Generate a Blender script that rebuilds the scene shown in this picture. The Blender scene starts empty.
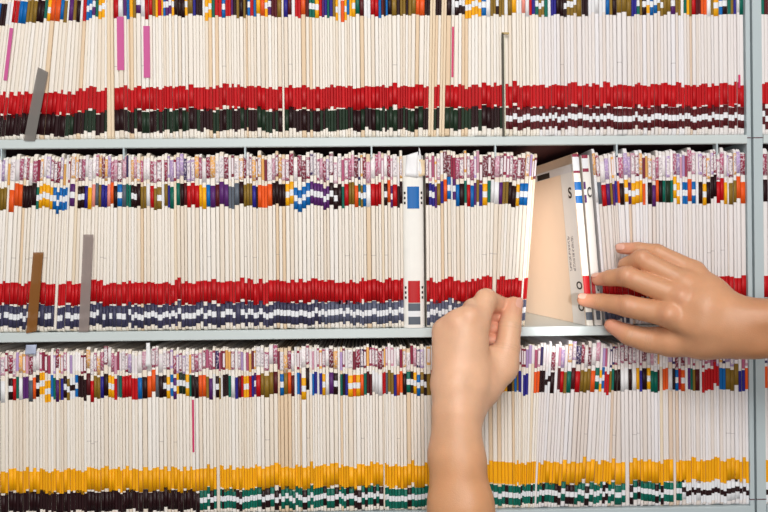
import bpy, math, random
import numpy as np
from mathutils import Vector, Matrix

random.seed(7)
rng = np.random.default_rng(11)
scene = bpy.context.scene
COL = scene.collection

# ------------------------------------------------------------------ camera
S = 0.00137                      # metres per photo pixel on the shelf front
FP = 803.0                       # focal length in pixels
D = S * FP
TH, PH = math.radians(0.57), math.radians(1.2)
F = Vector((math.sin(PH), math.cos(PH), 0))
R0 = Vector((math.cos(PH), -math.sin(PH), 0))
U0 = Vector((0, 0, 1))
R = R0 * math.cos(TH) - U0 * math.sin(TH)
U = R0 * math.sin(TH) + U0 * math.cos(TH)
CAM = -F * D
cam = bpy.data.cameras.new('camera')
camo = bpy.data.objects.new('camera', cam)
COL.objects.link(camo)
m = Matrix.Identity(4)
for i in range(3):
    m[i][0], m[i][1], m[i][2], m[i][3] = R[i], U[i], -F[i], CAM[i]
camo.matrix_world = m
cam.sensor_width = 36.0
cam.lens = FP / 768 * 36.0
cam.clip_start = 0.02
scene.camera = camo


def P(px, py, d=0.0):
    """point of the place seen at photo position px, py, d metres in front of the shelf fronts"""
    v = F * FP + R * (px - 384) + U * (256 - py)
    t = (-d - CAM.y) / v.y
    return CAM + v * t


def project(p):
    v = p - CAM
    z = v.dot(F)
    return 384 + FP * v.dot(R) / z, 256 - FP * v.dot(U) / z


def Zc(py):
    return P(384, py).z


# ------------------------------------------------------------------ colours and materials
def lin(r, g, b):
    f = lambda c: (c / 255 / 12.92) if c / 255 <= 0.04045 else ((c / 255 + 0.055) / 1.055) ** 2.4
    return (f(r), f(g), f(b), 1.0)


PAL = {
    'k': lin(36, 8, 13), 'b': lin(0, 100, 174), 'n': lin(40, 34, 132), 'u': lin(84, 34, 104),
    'r': lin(184, 8, 18), 'o': lin(226, 86, 24), 'y': lin(238, 168, 6), 'g': lin(0, 100, 84),
    'l': lin(134, 104, 34), 'e': lin(88, 96, 108), 'w': lin(230, 230, 232), 'm': lin(84, 18, 24),
    'p': lin(228, 140, 126), 'd': lin(26, 46, 30), 's': lin(86, 90, 112), 'v': lin(58, 57, 84),
}
CNAME = {'k': 'black', 'b': 'blue', 'n': 'indigo', 'u': 'purple', 'r': 'red', 'o': 'orange', 'y': 'yellow',
         'g': 'green', 'l': 'olive', 'e': 'grey', 'w': 'white', 'm': 'maroon', 'p': 'pink', '.': 'no'}


def new_mat(name):
    mt = bpy.data.materials.new(name)
    mt.use_nodes = True
    nt = mt.node_tree
    return mt, nt, nt.nodes['Principled BSDF']


def flat(name, col, rough=0.5, metal=0.0, noise=0.06, scale=40.0):
    mt, nt, b = new_mat(name)
    n = nt.nodes.new('ShaderNodeTexNoise'); n.inputs['Scale'].default_value = scale
    n.inputs['Detail'].default_value = 4
    tc = nt.nodes.new('ShaderNodeTexCoord')
    nt.links.new(tc.outputs['Object'], n.inputs['Vector'])
    mr = nt.nodes.new('ShaderNodeMapRange')
    mr.inputs['To Min'].default_value = 1 - noise; mr.inputs['To Max'].default_value = 1 + noise
    nt.links.new(n.outputs['Fac'], mr.inputs['Value'])
    mx = nt.nodes.new('ShaderNodeVectorMath'); mx.operation = 'SCALE'
    mx.inputs[0].default_value = col[:3]
    nt.links.new(mr.outputs['Result'], mx.inputs['Scale'])
    nt.links.new(mx.outputs['Vector'], b.inputs['Base Color'])
    b.inputs['Roughness'].default_value = rough
    b.inputs['Metallic'].default_value = metal
    return mt


def tinted(name, source, rough, noise=0.05, stretch=(300, 60, 8), spec=0.3):
    """colour from the object ('object') or from the mesh ('mesh'), with fine fibre streaks"""
    mt, nt, b = new_mat(name)
    if source == 'object':
        s = nt.nodes.new('ShaderNodeObjectInfo'); out = s.outputs['Color']
    else:
        s = nt.nodes.new('ShaderNodeVertexColor'); s.layer_name = 'Col'; out = s.outputs['Color']
    tc = nt.nodes.new('ShaderNodeTexCoord')
    mp = nt.nodes.new('ShaderNodeMapping'); mp.inputs['Scale'].default_value = stretch
    nt.links.new(tc.outputs['Object'], mp.inputs['Vector'])
    n = nt.nodes.new('ShaderNodeTexNoise'); n.inputs['Scale'].default_value = 1.0
    nt.links.new(mp.outputs['Vector'], n.inputs['Vector'])
    mr = nt.nodes.new('ShaderNodeMapRange')
    mr.inputs['To Min'].default_value = 1 - noise; mr.inputs['To Max'].default_value = 1 + noise
    nt.links.new(n.outputs['Fac'], mr.inputs['Value'])
    mx = nt.nodes.new('ShaderNodeVectorMath'); mx.operation = 'SCALE'
    nt.links.new(out, mx.inputs[0])
    nt.links.new(mr.outputs['Result'], mx.inputs['Scale'])
    nt.links.new(mx.outputs['Vector'], b.inputs['Base Color'])
    b.inputs['Roughness'].default_value = rough
    b.inputs['Specular IOR Level'].default_value = spec
    return mt


M_COVER = tinted('folder_card', 'object', 0.75, 0.05, spec=0.2)
def score_marks(mt):
    nt = mt.node_tree; b = nt.nodes['Principled BSDF']
    src = b.inputs['Base Color'].links[0].from_socket
    tc = nt.nodes.new('ShaderNodeTexCoord'); sep = nt.nodes.new('ShaderNodeSeparateXYZ')
    nt.links.new(tc.outputs['Object'], sep.inputs['Vector'])
    sub = nt.nodes.new('ShaderNodeMath'); sub.operation = 'COMPARE'; sub.inputs[1].default_value = 0.0995; sub.inputs[2].default_value = 0.0006
    nt.links.new(sep.outputs['Z'], sub.inputs[0])
    oi = nt.nodes.new('ShaderNodeObjectInfo')
    gt = nt.nodes.new('ShaderNodeMath'); gt.operation = 'GREATER_THAN'; gt.inputs[1].default_value = 0.8
    nt.links.new(oi.outputs['Random'], gt.inputs[0])
    mu = nt.nodes.new('ShaderNodeMath'); mu.operation = 'MULTIPLY'
    nt.links.new(sub.outputs[0], mu.inputs[0]); nt.links.new(gt.outputs[0], mu.inputs[1])
    m2 = nt.nodes.new('ShaderNodeMath'); m2.operation = 'MULTIPLY'; m2.inputs[1].default_value = 0.35
    nt.links.new(mu.outputs[0], m2.inputs[0])
    mx = nt.nodes.new('ShaderNodeMix'); mx.data_type = 'RGBA'
    nt.links.new(m2.outputs[0], mx.inputs['Factor'])
    nt.links.new(src, mx.inputs[6]); mx.inputs[7].default_value = lin(120, 112, 112)
    nt.links.new(mx.outputs[2], b.inputs['Base Color'])


score_marks(M_COVER)
M_STUFF = tinted('folder_card_and_labels', 'mesh', 0.6, 0.05, spec=0.25)
M_LABEL = tinted('coloured_label', 'object', 0.45, 0.08, spec=0.3)


def specks(mt, amount, to):
    """typed and hand-written specks on a name label"""
    nt = mt.node_tree; b = nt.nodes['Principled BSDF']
    src = b.inputs['Base Color'].links[0].from_socket
    g = nt.nodes.new('ShaderNodeNewGeometry')
    mp = nt.nodes.new('ShaderNodeMapping'); mp.inputs['Scale'].default_value = (420, 10, 330)
    nt.links.new(g.outputs['Position'], mp.inputs['Vector'])
    n = nt.nodes.new('ShaderNodeTexNoise'); n.inputs['Scale'].default_value = 1.0; n.inputs['Detail'].default_value = 2
    nt.links.new(mp.outputs['Vector'], n.inputs['Vector'])
    mr = nt.nodes.new('ShaderNodeMapRange'); mr.inputs['From Min'].default_value = 0.48; mr.inputs['From Max'].default_value = 0.60
    mr.inputs['To Max'].default_value = amount
    nt.links.new(n.outputs['Fac'], mr.inputs['Value'])
    mx = nt.nodes.new('ShaderNodeMix'); mx.data_type = 'RGBA'
    nt.links.new(mr.outputs['Result'], mx.inputs['Factor'])
    nt.links.new(src, mx.inputs[6]); mx.inputs[7].default_value = to
    nt.links.new(mx.outputs[2], b.inputs['Base Color'])
    return mt


M_NAME = specks(tinted('name_label_card', 'object', 0.6, 0.1, spec=0.2), 0.75, lin(226, 214, 220))
M_NAMEW = specks(flat('name_label_field', lin(230, 222, 224), 0.6), 0.55, lin(96, 70, 96))
M_WHITE = flat('white_label', lin(228, 230, 234), 0.5)
M_DARK = flat('dark_label', PAL['k'], 0.45)
M_PAPER = flat('paper_edges', lin(212, 200, 204), 0.85, noise=0.45, scale=900)
M_INK = flat('black_ink', lin(28, 22, 24), 0.6)
M_TEXT = flat('grey_ink', lin(140, 136, 140), 0.7)
M_PINK = flat('magenta_sticker', lin(198, 84, 146), 0.6)
M_ROSE = flat('rose_sticker', lin(200, 40, 96), 0.6)
M_LIP = flat('pale_grey_enamel', lin(200, 210, 210), 0.4, noise=0.05, scale=12)
M_POST = flat('blue_grey_enamel', lin(184, 197, 201), 0.4, noise=0.05, scale=12)
M_SHADE = flat('painted_shade_and_joints', lin(84, 36, 46), 0.9, noise=0.2)  # interior shade painted maroon on undersides, backs and post gap; also dark post joints
M_WALL = flat('wall_paint', lin(150, 145, 140), 0.9)
M_FLOOR = flat('floor_vinyl', lin(120, 112, 104), 0.8)

# ------------------------------------------------------------------ mesh helpers


def link(name, me, parent=None, mats=()):
    o = bpy.data.objects.new(name, me)
    COL.objects.link(o)
    for mt in mats:
        if mt.name not in [x.name for x in me.materials if x]:
            me.materials.append(mt)
    if parent:
        o.parent = parent
    return o


def mesh(name, v, f, mats=(), mi=None, smooth=False):
    me = bpy.data.meshes.new(name)
    me.from_pydata([tuple(x) for x in v], [], [tuple(x) for x in f])
    for mt in mats:
        me.materials.append(mt)
    if mi is not None:
        me.polygons.foreach_set('material_index', mi)
    if smooth:
        me.polygons.foreach_set('use_smooth', [True] * len(me.polygons))
    me.update()
    return me


def box_vf(x0, x1, y0, y1, z0, z1):
    v = [(x, y, z) for z in (z0, z1) for y in (y0, y1) for x in (x0, x1)]
    f = [(0, 2, 3, 1), (4, 5, 7, 6), (0, 1, 5, 4), (2, 6, 7, 3), (0, 4, 6, 2), (1, 3, 7, 5)]
    return v, f


def join(parts):
    v, f = [], []
    for pv, pf in parts:
        o = len(v)
        v += list(pv); f += [tuple(i + o for i in q) for q in pf]
    return v, f


def extrude_profile(pts, z0, z1, closed=True):
    """prism over a closed xy outline"""
    n = len(pts)
    v = [(x, y, z0) for x, y in pts] + [(x, y, z1) for x, y in pts]
    f = [(i, (i + 1) % n, n + (i + 1) % n, n + i) for i in range(n if closed else n - 1)]
    return v, f


def tag(o, label, cat, group=None, kind=None):
    o['label'] = label
    o['category'] = cat
    if group:
        o['group'] = group
    if kind:
        o['kind'] = kind
    return o


# ------------------------------------------------------------------ folder geometry (thickness 1 in x)
NOSE = 0.0019
DEPTH = 0.300


def nose_pts(a0=-90, a1=90, n=8, grow=0.0, hw=0.5):
    out = []
    for i in range(n + 1):
        a = math.radians(a0 + (a1 - a0) * i / n)
        sx = math.copysign(abs(math.sin(a)) ** 0.72, math.sin(a)); cy = max(0.0, math.cos(a)) ** 0.6
        out.append((hw * (1 + grow * 0.015) * sx, NOSE - (NOSE + grow * 0.0003) * cy))
    return out


def cover_vf(H, top_cut=0.0):
    """a folded card: two leaves joined at a rounded front edge, rounded lower and upper front corners"""
    t = 0.16
    outer = [(-0.5, DEPTH)] + nose_pts() + [(0.5, DEPTH)]
    inner = [(0.5 - t, DEPTH), (0.5 - t, NOSE + 0.002), (-0.5 + t, NOSE + 0.002), (-0.5 + t, DEPTH)]
    # side walls, three levels so that the front corners can be rounded
    zs = [0.0, 0.0015, 0.004, H - 0.005, H - 0.0018, H]
    back = [0.003, 0.0010, 0.0, 0.0, 0.0012, 0.004]
    n = len(outer)
    v, f = [], []
    for z, b in zip(zs, back):
        for (x, y) in outer:
            yy = y if y > NOSE * 1.01 else y + b
            v.append((x, yy, z))
    for l in range(len(zs) - 1):
        for i in range(n - 1):
            f.append((l * n + i, l * n + i + 1, (l + 1) * n + i + 1, (l + 1) * n + i))
    o = len(v)
    for z in (0.0, H):
        for (x, y) in inner:
            v.append((x, y, z))
    for i in range(3):
        f.append((o + i, o + i + 1, o + 4 + i + 1, o + 4 + i))
    L = (len(zs) - 1) * n
    top_in = [o + 4, o + 5, o + 6, o + 7]
    # top rims
    f.append((L + 0, L + 1, top_in[2], top_in[3]))
    f.append((L + n - 2, L + n - 1, top_in[0], top_in[1]))
    f.append(tuple([L + i for i in range(1, n - 1)] + [top_in[1], top_in[2]]))
    b_in = [o, o + 1, o + 2, o + 3]
    f.append((1, 0, b_in[3], b_in[2]))
    f.append((n - 1, n - 2, b_in[1], b_in[0]))
    f.append(tuple([i for i in range(n - 2, 0, -1)] + [b_in[2], b_in[1]]))
    return v, f


def papers_vf(H):
    return box_vf(-0.33, 0.33, NOSE + 0.004, DEPTH - 0.006, 0.002, H - 0.006)


def label_vf(z0, z1, cuts=(), a=84, grow=1.0, hw=0.5):
    """sticker wrapped round the front edge; cuts = inner boundaries in 0..1; returns v, f, band index of each face"""
    zs = [z0 + (z1 - z0) * c for c in (0.0,) + tuple(cuts) + (1.0,)]
    pts = nose_pts(-a, a, 8, grow, hw)
    n = len(pts)
    v, f, mi = [], [], []
    for z in zs:
        v += [(x, y, z) for x, y in pts]
    for l in range(len(zs) - 1):
        for i in range(n - 1):
            f.append((l * n + i, l * n + i + 1, (l + 1) * n + i + 1, (l + 1) * n + i)); mi.append(l)
    # thin return edges so the sticker has thickness
    o = len(v)
    inn = nose_pts(-a, a, 8, grow * 0.2, hw)
    v += [(x, y, z0) for x, y in inn] + [(x, y, z1) for x, y in inn]
    for i in range(n - 1):
        f.append((o + i, o + i + 1, i + 1, i)); mi.append(0)
        L = (len(zs) - 1) * n
        f.append((L + i, L + i + 1, o + n + i + 1, o + n + i)); mi.append(len(zs) - 2)
    return v, f, mi


# ------------------------------------------------------------------ the three shelves, read off the photograph
# runs of upper labels: from-to in sixths of a pixel inside a 128 px wide strip, colour letter, capital = white middle,
# ^ higher, _ lower than its neighbours
TOP = [
 "0-35k 38-72w 78-105r 115-155b 162-190l 200-218l 218-262k 265-280g 280-300Y 303-327o 328-356o 360-380b 380-400l 402-412w 412-435u 440-456l 456-478k 480-495w 496-515r 515-550B 550-570U 570-586g 588-626Y 630-640w 640-676.t 680-706r 712-736w 740-758u 758-768b",
 "0-8b 8-28y 30-46l 48-74U 76-98w 104-142r 148-162l 163-178y 178-198r 200-210y 210-224B 224-260U 260-275Y 275-316k 320-340k 340-356Y 358-386l 388-405n 405-445k 446-460w 460-500Y_ 503-520g 520-560r 562-582B 584-616r 618-630u 630-650k 650-665l_ 668-690k 690-705l 705-715k 715-732B 733-752r 753-768b",
 "0-20y 30-50o 52-70Y 70-90U 92-122m 130-152l 165-190n 190-212m 214-232w 235-267r 270-296o 298-316m 318-350G 356-376Y 380-395r 395-410u 410-426n 426-440g 440-460n 460-475l 478-492Y 492-508w 510-530o_ 530-545Y_ 545-560b 560-575y 575-597Y 597-622g 622-646m 648-686w 690-735r 735-752b 752-768m",
 "0-10k 10-22b 24-46k 48-76l 76-96k 96-130l 130-146k 146-166l 166-190l 192-213o 215-243o 246-276k 276-308.t 312-345k 345-376.t 378-405k 405-425w 425-450K 450-486K 487-585Y 586-613B 615-640w 640-672l 674-690K 690-722l 724-744w 745-768l",
 "0-25y 30-58w 60-80p 82-104w 105-120r 120-140n 140-160G 160-195L 195-215g 218-233w 235-266n 268-312k 312-330K 330-390L 390-420l 420-456k 460-495w 500-522w 524-562w 565-586b 588-606l 606-630k 630-660l 660-690l 690-718l 718-750n 750-768G",
 "0-15l 15-40K 40-60Y 62-105B 105-140L 145-185l 190-215U 215-245l 248-265w 265-281g 282-298y 298-312l 312-336r 336-365m 370-402o 405-428w 430-444l 445-475Y 475-497B 497-526K 528-546g 548-565l 565-580n 580-597w 597-624g",
]
MID = [
 "0-17l 20-38l 52-81o_ 84-107o 108-131o 132-166k 168-186k 188-214k 215-231G 231-250Y 252-268Y 270-296Y 297-315Y 315-336B 338-371B_ 372-403B 403-415w 415-446U 464-502K 508-525n 525-548y 550-568p 570-588e 588-605l 605-641n 643-662p 662-680o^ 680-702k 702-728B 735-754e 758-768g",
 "0-12g 20-50K 52-73k 75-106l 110-130w 132-152r 154-170l 172-200L 202-216w 218-236l 238-250n 250-274g 290-310g 312-332k 335-352m 352-376r 376-400r^ 400-425r 428-443y 445-468y 470-492b 494-522u 526-546m 548-572u 580-602u 604-636e 638-662e^ 670-692k^ 694-742l 748-768n",
 "0-10k 10-30o_ 38-64o 72-94o 100-135k 135-175k 177-224Y 228-250B 250-275B_ 275-325B 325-364U 366-421U 422-438U 442-490K 492-513k 515-530g 530-552r 560-590l 592-613o 615-628G 628-642L 642-660B 662-688w 690-711r 722-752r",
 "0-20K 22-40o 40-52U 53-80r 81-94k 95-112k",
 "0-26k 26-47Y 47-97B 97-110. 110-122. 122-137.",
 "0-18y 18-35o 35-50w 50-75k 75-97u 97-116o 116-138k 138-157g 158-185d 185-201g 201-222Y^ 222-242Y 243-255w 258-288B 288-313o 313-337B 338-353w 355-378k 378-401Y 403-425k 428-460k^ 466-508r 508-526y 526-535w 535-562l 563-580l 584-607o^ 608-637o",
]
MID_B = ["", "", "", "250-270k 270-288N 288-305N 305-318u 318-340l 340-358n 358-379o 380-402B^ 402-413w^ 413-432U^ 432-453b 455-483k 483-498g 498-518r 520-541b 541-556u 556-572l 572-591n 592-622Y 622-640g 642-662w 662-690w 692-712u 712-746l 750-768k"]
MID_C = ["", "", "", "", "499-517w 517-538e 540-568r 568-592u 592-606l 607-620u 620-634n 634-648o 648-674k 678-700Y 700-718U 718-768Y"]
BOT = [
 "0-28w 46-73K 75-95r 95-111g 112-132w 135-168u 170-192e 195-213o 214-235K 235-266Y^ 268-301Y_ 302-318b 318-332g 332-352u_ 352-362l 362-378n 378-398K 398-416L 416-448# 448-466B 466-498k 500-516k 516-541m 541-560r_ 562-600l 600-620n 620-646k 648-683Y 685-701r 702-716e 716-730g 730-768r",
 "0-20r 22-56r 58-82b 83-112k 114-140o 140-163o^ 165-180e 185-208k 208-230K 230-252Y 252-270B 270-290U 290-305Y^ 305-343D^ 345-367Y 367-380g 380-421k 423-466o 468-483l 485-506u 508-524w 525-546K 546-556l 556-568w 568-601k 602-616g 618-640w 642-658n 660-678m 678-692r 692-725Y 725-740r 742-756n 756-768U",
 "0-26r 28-44l 52-73l 84-98l 110-130m 143-166B 167-190l 190-211o 212-230m 230-246w 246-262b 262-271u 271-299Y_ 302-319k^ 320-337w 337-349b 349-366n 367-380w 380-397n 397-416Y 418-437w 440-461u 470-491K 505-520g 520-535k 535-551n 552-582Y 582-600O 600-626Y 628-646o 648-663g 665-696m 697-732w 734-758w 760-768r",
 "0-10r 10-22e 25-58l 60-76n 76-95o 95-113o 113-132k 138-160G^ 160-176K 178-197Y 197-218B 219-240L 240-256K 258-280l 285-310r 312-330n 332-350Y 352-380k 382-400g 402-424r 428-452o 455-490k 492-515B 518-540y 542-560g 564-600l 604-625u 628-650w 652-676n 680-700r 704-740Y 742-768k",
 "0-14l 15-29b 29-40l 40-57n 57-67w 68-98n 100-132. 135-166o 166-198k 200-231# 232-256k 256-274w 274-290m 290-312r 312-330l 330-356g_ 356-380m 380-410r 410-430l 430-472l 474-500o 500-525G 525-540Y 540-556B^ 556-570r 570-585r 585-600l 600-615g 615-652k 654-674w 678-701w 703-722k 724-748w 750-768y",
 "0-15n 15-42k 45-66Y 66-86g 86-110g 110-120m 138-170o 174-198w 198-215k 215-235B 235-248r 250-273O 273-290w 290-306u 306-318g 318-332l 335-361m 361-375w 375-408r 408-440r 450-476r^ 480-514b 518-545l 545-568l 570-594l^ 597-632n 632-650o",
]


def runs(strips):
    r = []
    for k, s in enumerate(strips):
        for t in s.split():
            i = t.index('-')
            j = i + 1
            while t[j].isdigit():
                j += 1
            r.append([int(t[:i]) / 6 + 128 * k, int(t[i + 1:j]) / 6 + 128 * k, t[j], t[j + 1:]])
    out = []
    for a in r:
        if out:
            g = a[0] - out[-1][1]
            if g > 12.0:
                pass                    # another run of folders stands here
            elif g > 2.0:
                out.append([out[-1][1], a[0], '.', ''])
            else:
                mid = (a[0] + out[-1][1]) / 2
                out[-1][1] = mid; a[0] = mid
        out.append(a)
    cells = []
    for x0, x1, c, fl in out:
        n = max(1, round((x1 - x0) / 3.45))
        for i in range(n):
            cells.append((x0 + (x1 - x0) * i / n, x0 + (x1 - x0) * (i + 1) / n, c, fl))
    return cells


def extra_cells(x0, x1):
    n = round((x1 - x0) / 3.5)
    return [(x0 + (x1 - x0) * i / n, x0 + (x1 - x0) * (i + 1) / n, random.choice('kbnuroyglewmYBU'), '') for i in range(n)]


def interp(x, pts):
    return float(np.interp(x, [p[0] for p in pts], [p[1] for p in pts]))


SHELVES = {
    'top': dict(base=137.5, top=-34, name=(-31, -13), digit=(-6, 16), first=(86.5, 108.5), second=(108.8, 130),
                lean=[(-90, .14), (0, .135), (30, .12), (70, .085), (92, .05), (110, .0), (395, 0.0), (412, .02), (445, .03), (462, .015), (500, 0), (760, 0)]),
    'middle': dict(base=328.3, top=153.5, name=(156.5, 178), digit=(184, 206), first=(280.5, 302), second=(302.4, 323.5),
                   lean=[(-90, .06), (60, .055), (100, .03), (132, .008), (180, 0), (470, 0), (535, .085), (589, .085), (590, -.0715), (601, -.070), (645, 0), (760, 0)]),
    'bottom': dict(base=511.5, top=347, name=(349, 367.5), digit=(373.5, 395), first=(465.5, 487.5), second=(487.8, 507.2),
                   lean=[(-90, .012), (200, .0), (514, .0), (545, .062), (598, .062), (620, .03), (620.1, 0), (760, 0)]),
}
for s in SHELVES.values():
    s['Z'] = Zc(s['base'])
    s['H'] = Zc(s['top']) - s['Z']
    for k in ('name', 'digit', 'first', 'second'):
        s[k + '_z'] = (Zc(s[k][1]) - s['Z'], Zc(s[k][0]) - s['Z'])

# which upper labels stand where
CELLS = {
    'top': [(c, 'A') for c in extra_cells(-60, 0) + runs(TOP)] + [(c, 'B') for c in [(761.2, 764.5, 'g', ''), (764.5, 768.5, 'm', '')] + extra_cells(769, 812)],
    'middle': [(c, 'A') for c in extra_cells(-60, 0) + runs(MID) if c[0] < 524 + 15 or c[0] > 600] + [(c, 'A') for c in runs(MID_B)] + [(c, 'A') for c in runs(MID_C)]
              + [(c, 'B') for c in [(763.5, 768.5, 'k', '')] + extra_cells(769, 812)],
    'bottom': [(c, 'A') for c in extra_cells(-60, 0) + runs(BOT)] + [(c, 'B') for c in [(765.2, 768.5, 'o', '')] + extra_cells(769, 812)],
}
# the stretches taken by the thick folder and by the opened gap are no ordinary folders
CELLS['middle'] = [c for c in CELLS['middle'] if not (402.6 < (c[0][0] + c[0][1]) / 2 < 425.7) and not (534.9 < (c[0][0] + c[0][1]) / 2 < 592)]
for k in CELLS:
    CELLS[k].sort(key=lambda c: c[0][0])

NAMECOLS = [lin(142, 40, 66), lin(176, 90, 120), lin(176, 150, 196), lin(226, 170, 96), lin(236, 232, 232), lin(58, 48, 92), lin(150, 60, 84), lin(206, 150, 170), lin(120, 44, 60)]
NAMEW = [4.5, 3.5, 4, 4.5, 7, 1.6, 3, 3, 2.5]
CREAM = [(238, 231, 221), (236, 228, 217), (239, 234, 227), (237, 230, 220), (235, 226, 213), (231, 219, 203)]


class Folder:
    pass


folders = []
for sh, cells in CELLS.items():
    s = SHELVES[sh]
    pyd = (s['digit'][0] + s['digit'][1]) / 2
    yref = pyd if sh != 'top' else 12
    Zd = P(384, yref).z
    prev_jit = 0.0
    last_b = last_t = -9.0
    last_unit = 'A'
    for (x0, x1, c, fl), unit in cells:
        sl = 0.0115 if sh == 'bottom' else 0.0075
        py0 = yref - (x0 - 384) * 0.0075
        ln0 = interp(x0 + 0.001, s['lean']) if unit == 'A' else 0.0
        ln1 = interp(x1 - 0.001, s['lean']) if unit == 'A' else 0.0
        Xd0, Xd1 = P(x0, yref - (x0 - 384) * sl).x, P(x1, yref - (x1 - 384) * sl).x
        h = Zd - s['Z']
        xb0, xb1 = Xd0 - h * ln0, Xd1 - h * ln1
        lean = (ln0 + ln1) / 2
        f = Folder()
        f.shelf, f.unit, f.code, f.flag = sh, unit, c, fl
        f.px = (x0 + x1) / 2
        f.b0, f.b1 = xb0, xb1
        H_ = s['H']
        lo_b, hi_b = f.b0, f.b1
        lo_t, hi_t = lo_b + H_ * ln0, hi_b + H_ * ln1
        if not (unit == 'B' and last_unit == 'A'):
            lo_b, lo_t = max(lo_b, last_b), max(lo_t, last_t)
        if hi_b - lo_b < 0.0016 or hi_t - lo_t < 0.0012:
            continue
        last_b, last_t, last_unit = hi_b, hi_t, unit
        f.x = (lo_b + hi_b) / 2
        lean = math.atan(((lo_t + hi_t) / 2 - f.x) / H_)
        f.t = (hi_b - lo_b) * 0.962 * math.cos(lean)
        f.taper = (hi_t - lo_t) / (hi_b - lo_b)
        f.lean = lean
        f.jy = random.uniform(0, 0.0015)
        f.jz = random.choice([0, 0, 0, 0.0006, 0.0012])
        prev_jit = prev_jit * 0.45 + random.gauss(0, 0.0010)
        f.jl = prev_jit + (0.005 if fl == '^' else -0.005 if fl == '_' else 0)
        f.jl = max(-0.007, min(0.007, f.jl))
        f.j1 = max(-0.0035, min(0.006, 0.5 * prev_jit + random.gauss(0, 0.0021)))
        f.j2 = max(-0.0035, min(0.004, random.gauss(0, 0.0019) + f.j1 * 0.4))
        if sh == 'top' and f.px < 135 and unit == 'A':       # stickers sit lower on the leaning folders at the left
            dn = min(1.0, (135 - f.px) / 110) * 0.0085
            f.jl -= dn * 0.85; f.j1 -= dn; f.j2 -= dn * 0.75
        # card colour: browner cards towards the middle of the upper shelves
        q = random.random()
        tan = 0.22 if (sh == 'top' and 240 < f.px < 500) else 0.12 if 200 < f.px < 500 else 0.05
        col = (226, 202, 172) if q < tan * 0.6 else random.choice(CREAM)
        if f.px > 540:
            col = tuple(min(255, int(v * 0.98 + a)) for v, a in zip(col, (-2, 0, 9)))
        if c == '.':
            col = (228, 212, 188) if random.random() < 0.45 else col
        if fl == 't':
            col = (230, 210, 182)
        f.col = lin(*col)
        # lower labels
        f.first = 'r' if sh != 'bottom' else 'y'
        if fl == 't':
            f.first = None
        elif c == '.' and random.random() < 0.4:
            f.first = None
        elif fl == 't' or random.random() < 0.012:
            f.first = None
        x = f.px
        if sh == 'top':
            f.second = 'k' if x < 70 else ('M' if x > 505 else ('d' if random.random() < 0.45 else 'k'))
        elif sh == 'middle':
            f.second = ('V' if x < 320 else 'S') if random.random() < 0.9 else 'v'
        else:
            f.second = 'k' if x < 198 else ('#' if x > 683 else ('G' if random.random() < (0.86 if x < 520 else 0.72) else 'K'))
        if f.first is None:
            f.second = None
        f.namecol = random.choices(NAMECOLS, NAMEW)[0]
        f.namekind = random.random()
        f.nj = max(-0.007, min(0.003, random.gauss(-0.001, 0.0026)))
        f.zoff = s['Z'] + 0.0004 + f.jz + f.t * abs(math.sin(lean)) * 0.5
        f.sz = 1 + max(-0.02, min(0.02, random.gauss(0, 0.0095)))
        f.pink = None
        f.origin = Vector((f.x, f.jy, f.zoff))
        # how large it shows
        pt0 = project(Vector((f.x, 0, s['Z']))); pt1 = project(Vector((f.x + s['H'] * lean, 0, s['Z'] + s['H'])))
        vis = min(512, pt0[1]) - max(0, pt1[1])
        w = max(0.0, min(x1, 768) - max(x0, 0)) if x1 > 0 else 0
        if sh == 'bottom' and 427 < x < 522:
            vis *= 0.15 if x < 486 else 0.55
        if sh == 'bottom' and 640 < x < 750:
            vis -= 8
        if sh == 'middle' and 425 < x < 524:
            vis -= 25
        f.area = max(0.0, vis) * w
        folders.append(f)


def nearest_folder(shelf, px):
    return min((f for f in folders if f.shelf == shelf and f.code), key=lambda f: abs(f.px - px))


# magenta file stickers, by position of the folder they are stuck on
for shelf, px, y0, y1, mt in (('top', 15.0, 30, 82, 'P'), ('top', 118.6, 19, 72, 'P'), ('top', 148, 26, 78, 'P'),
                              ('top', 452, 28, 78, 'R'), ('top', 737, 75, 88, 'R'), ('bottom', 194.5, 400, 452, 'R')):
    f = nearest_folder(shelf, px)
    yy = [y + (px - 384) * (0.0085 if shelf != 'bottom' else 0.014) for y in (y1, y0)]
    s = SHELVES[shelf]
    f.pink = (Zc(yy[0]) - s['Z'], Zc(yy[1]) - s['Z'], mt)
    f.area *= 3.0
    f.jy = 0.0; f.origin.y = -0.001
    f.pink_w = {15.0: 0.6, 118.6: 0.75, 148: 0.9, 452: 0.3, 737: 0.36, 194.5: 0.28}[px]

ranked = sorted(folders, key=lambda f: -f.area)
N_SINGLE = 312
single = set(id(f) for f in ranked[:N_SINGLE])

# ------------------------------------------------------------------ shared label / cover meshes
cache = {}


def cover_mesh(sh):
    k = ('cover', sh)
    if k not in cache:
        v, f = cover_vf(SHELVES[sh]['H'])
        cache[k] = mesh('folder_cover', v, f, (M_COVER,))
        p = cache[k]
        sm = [False] * len(p.polygons)
        for i in range(len(sm)):
            sm[i] = i < 5 * 10
        p.polygons.foreach_set('use_smooth', sm)
    return cache[k]


CUTS = (0.37, 0.64)


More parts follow.
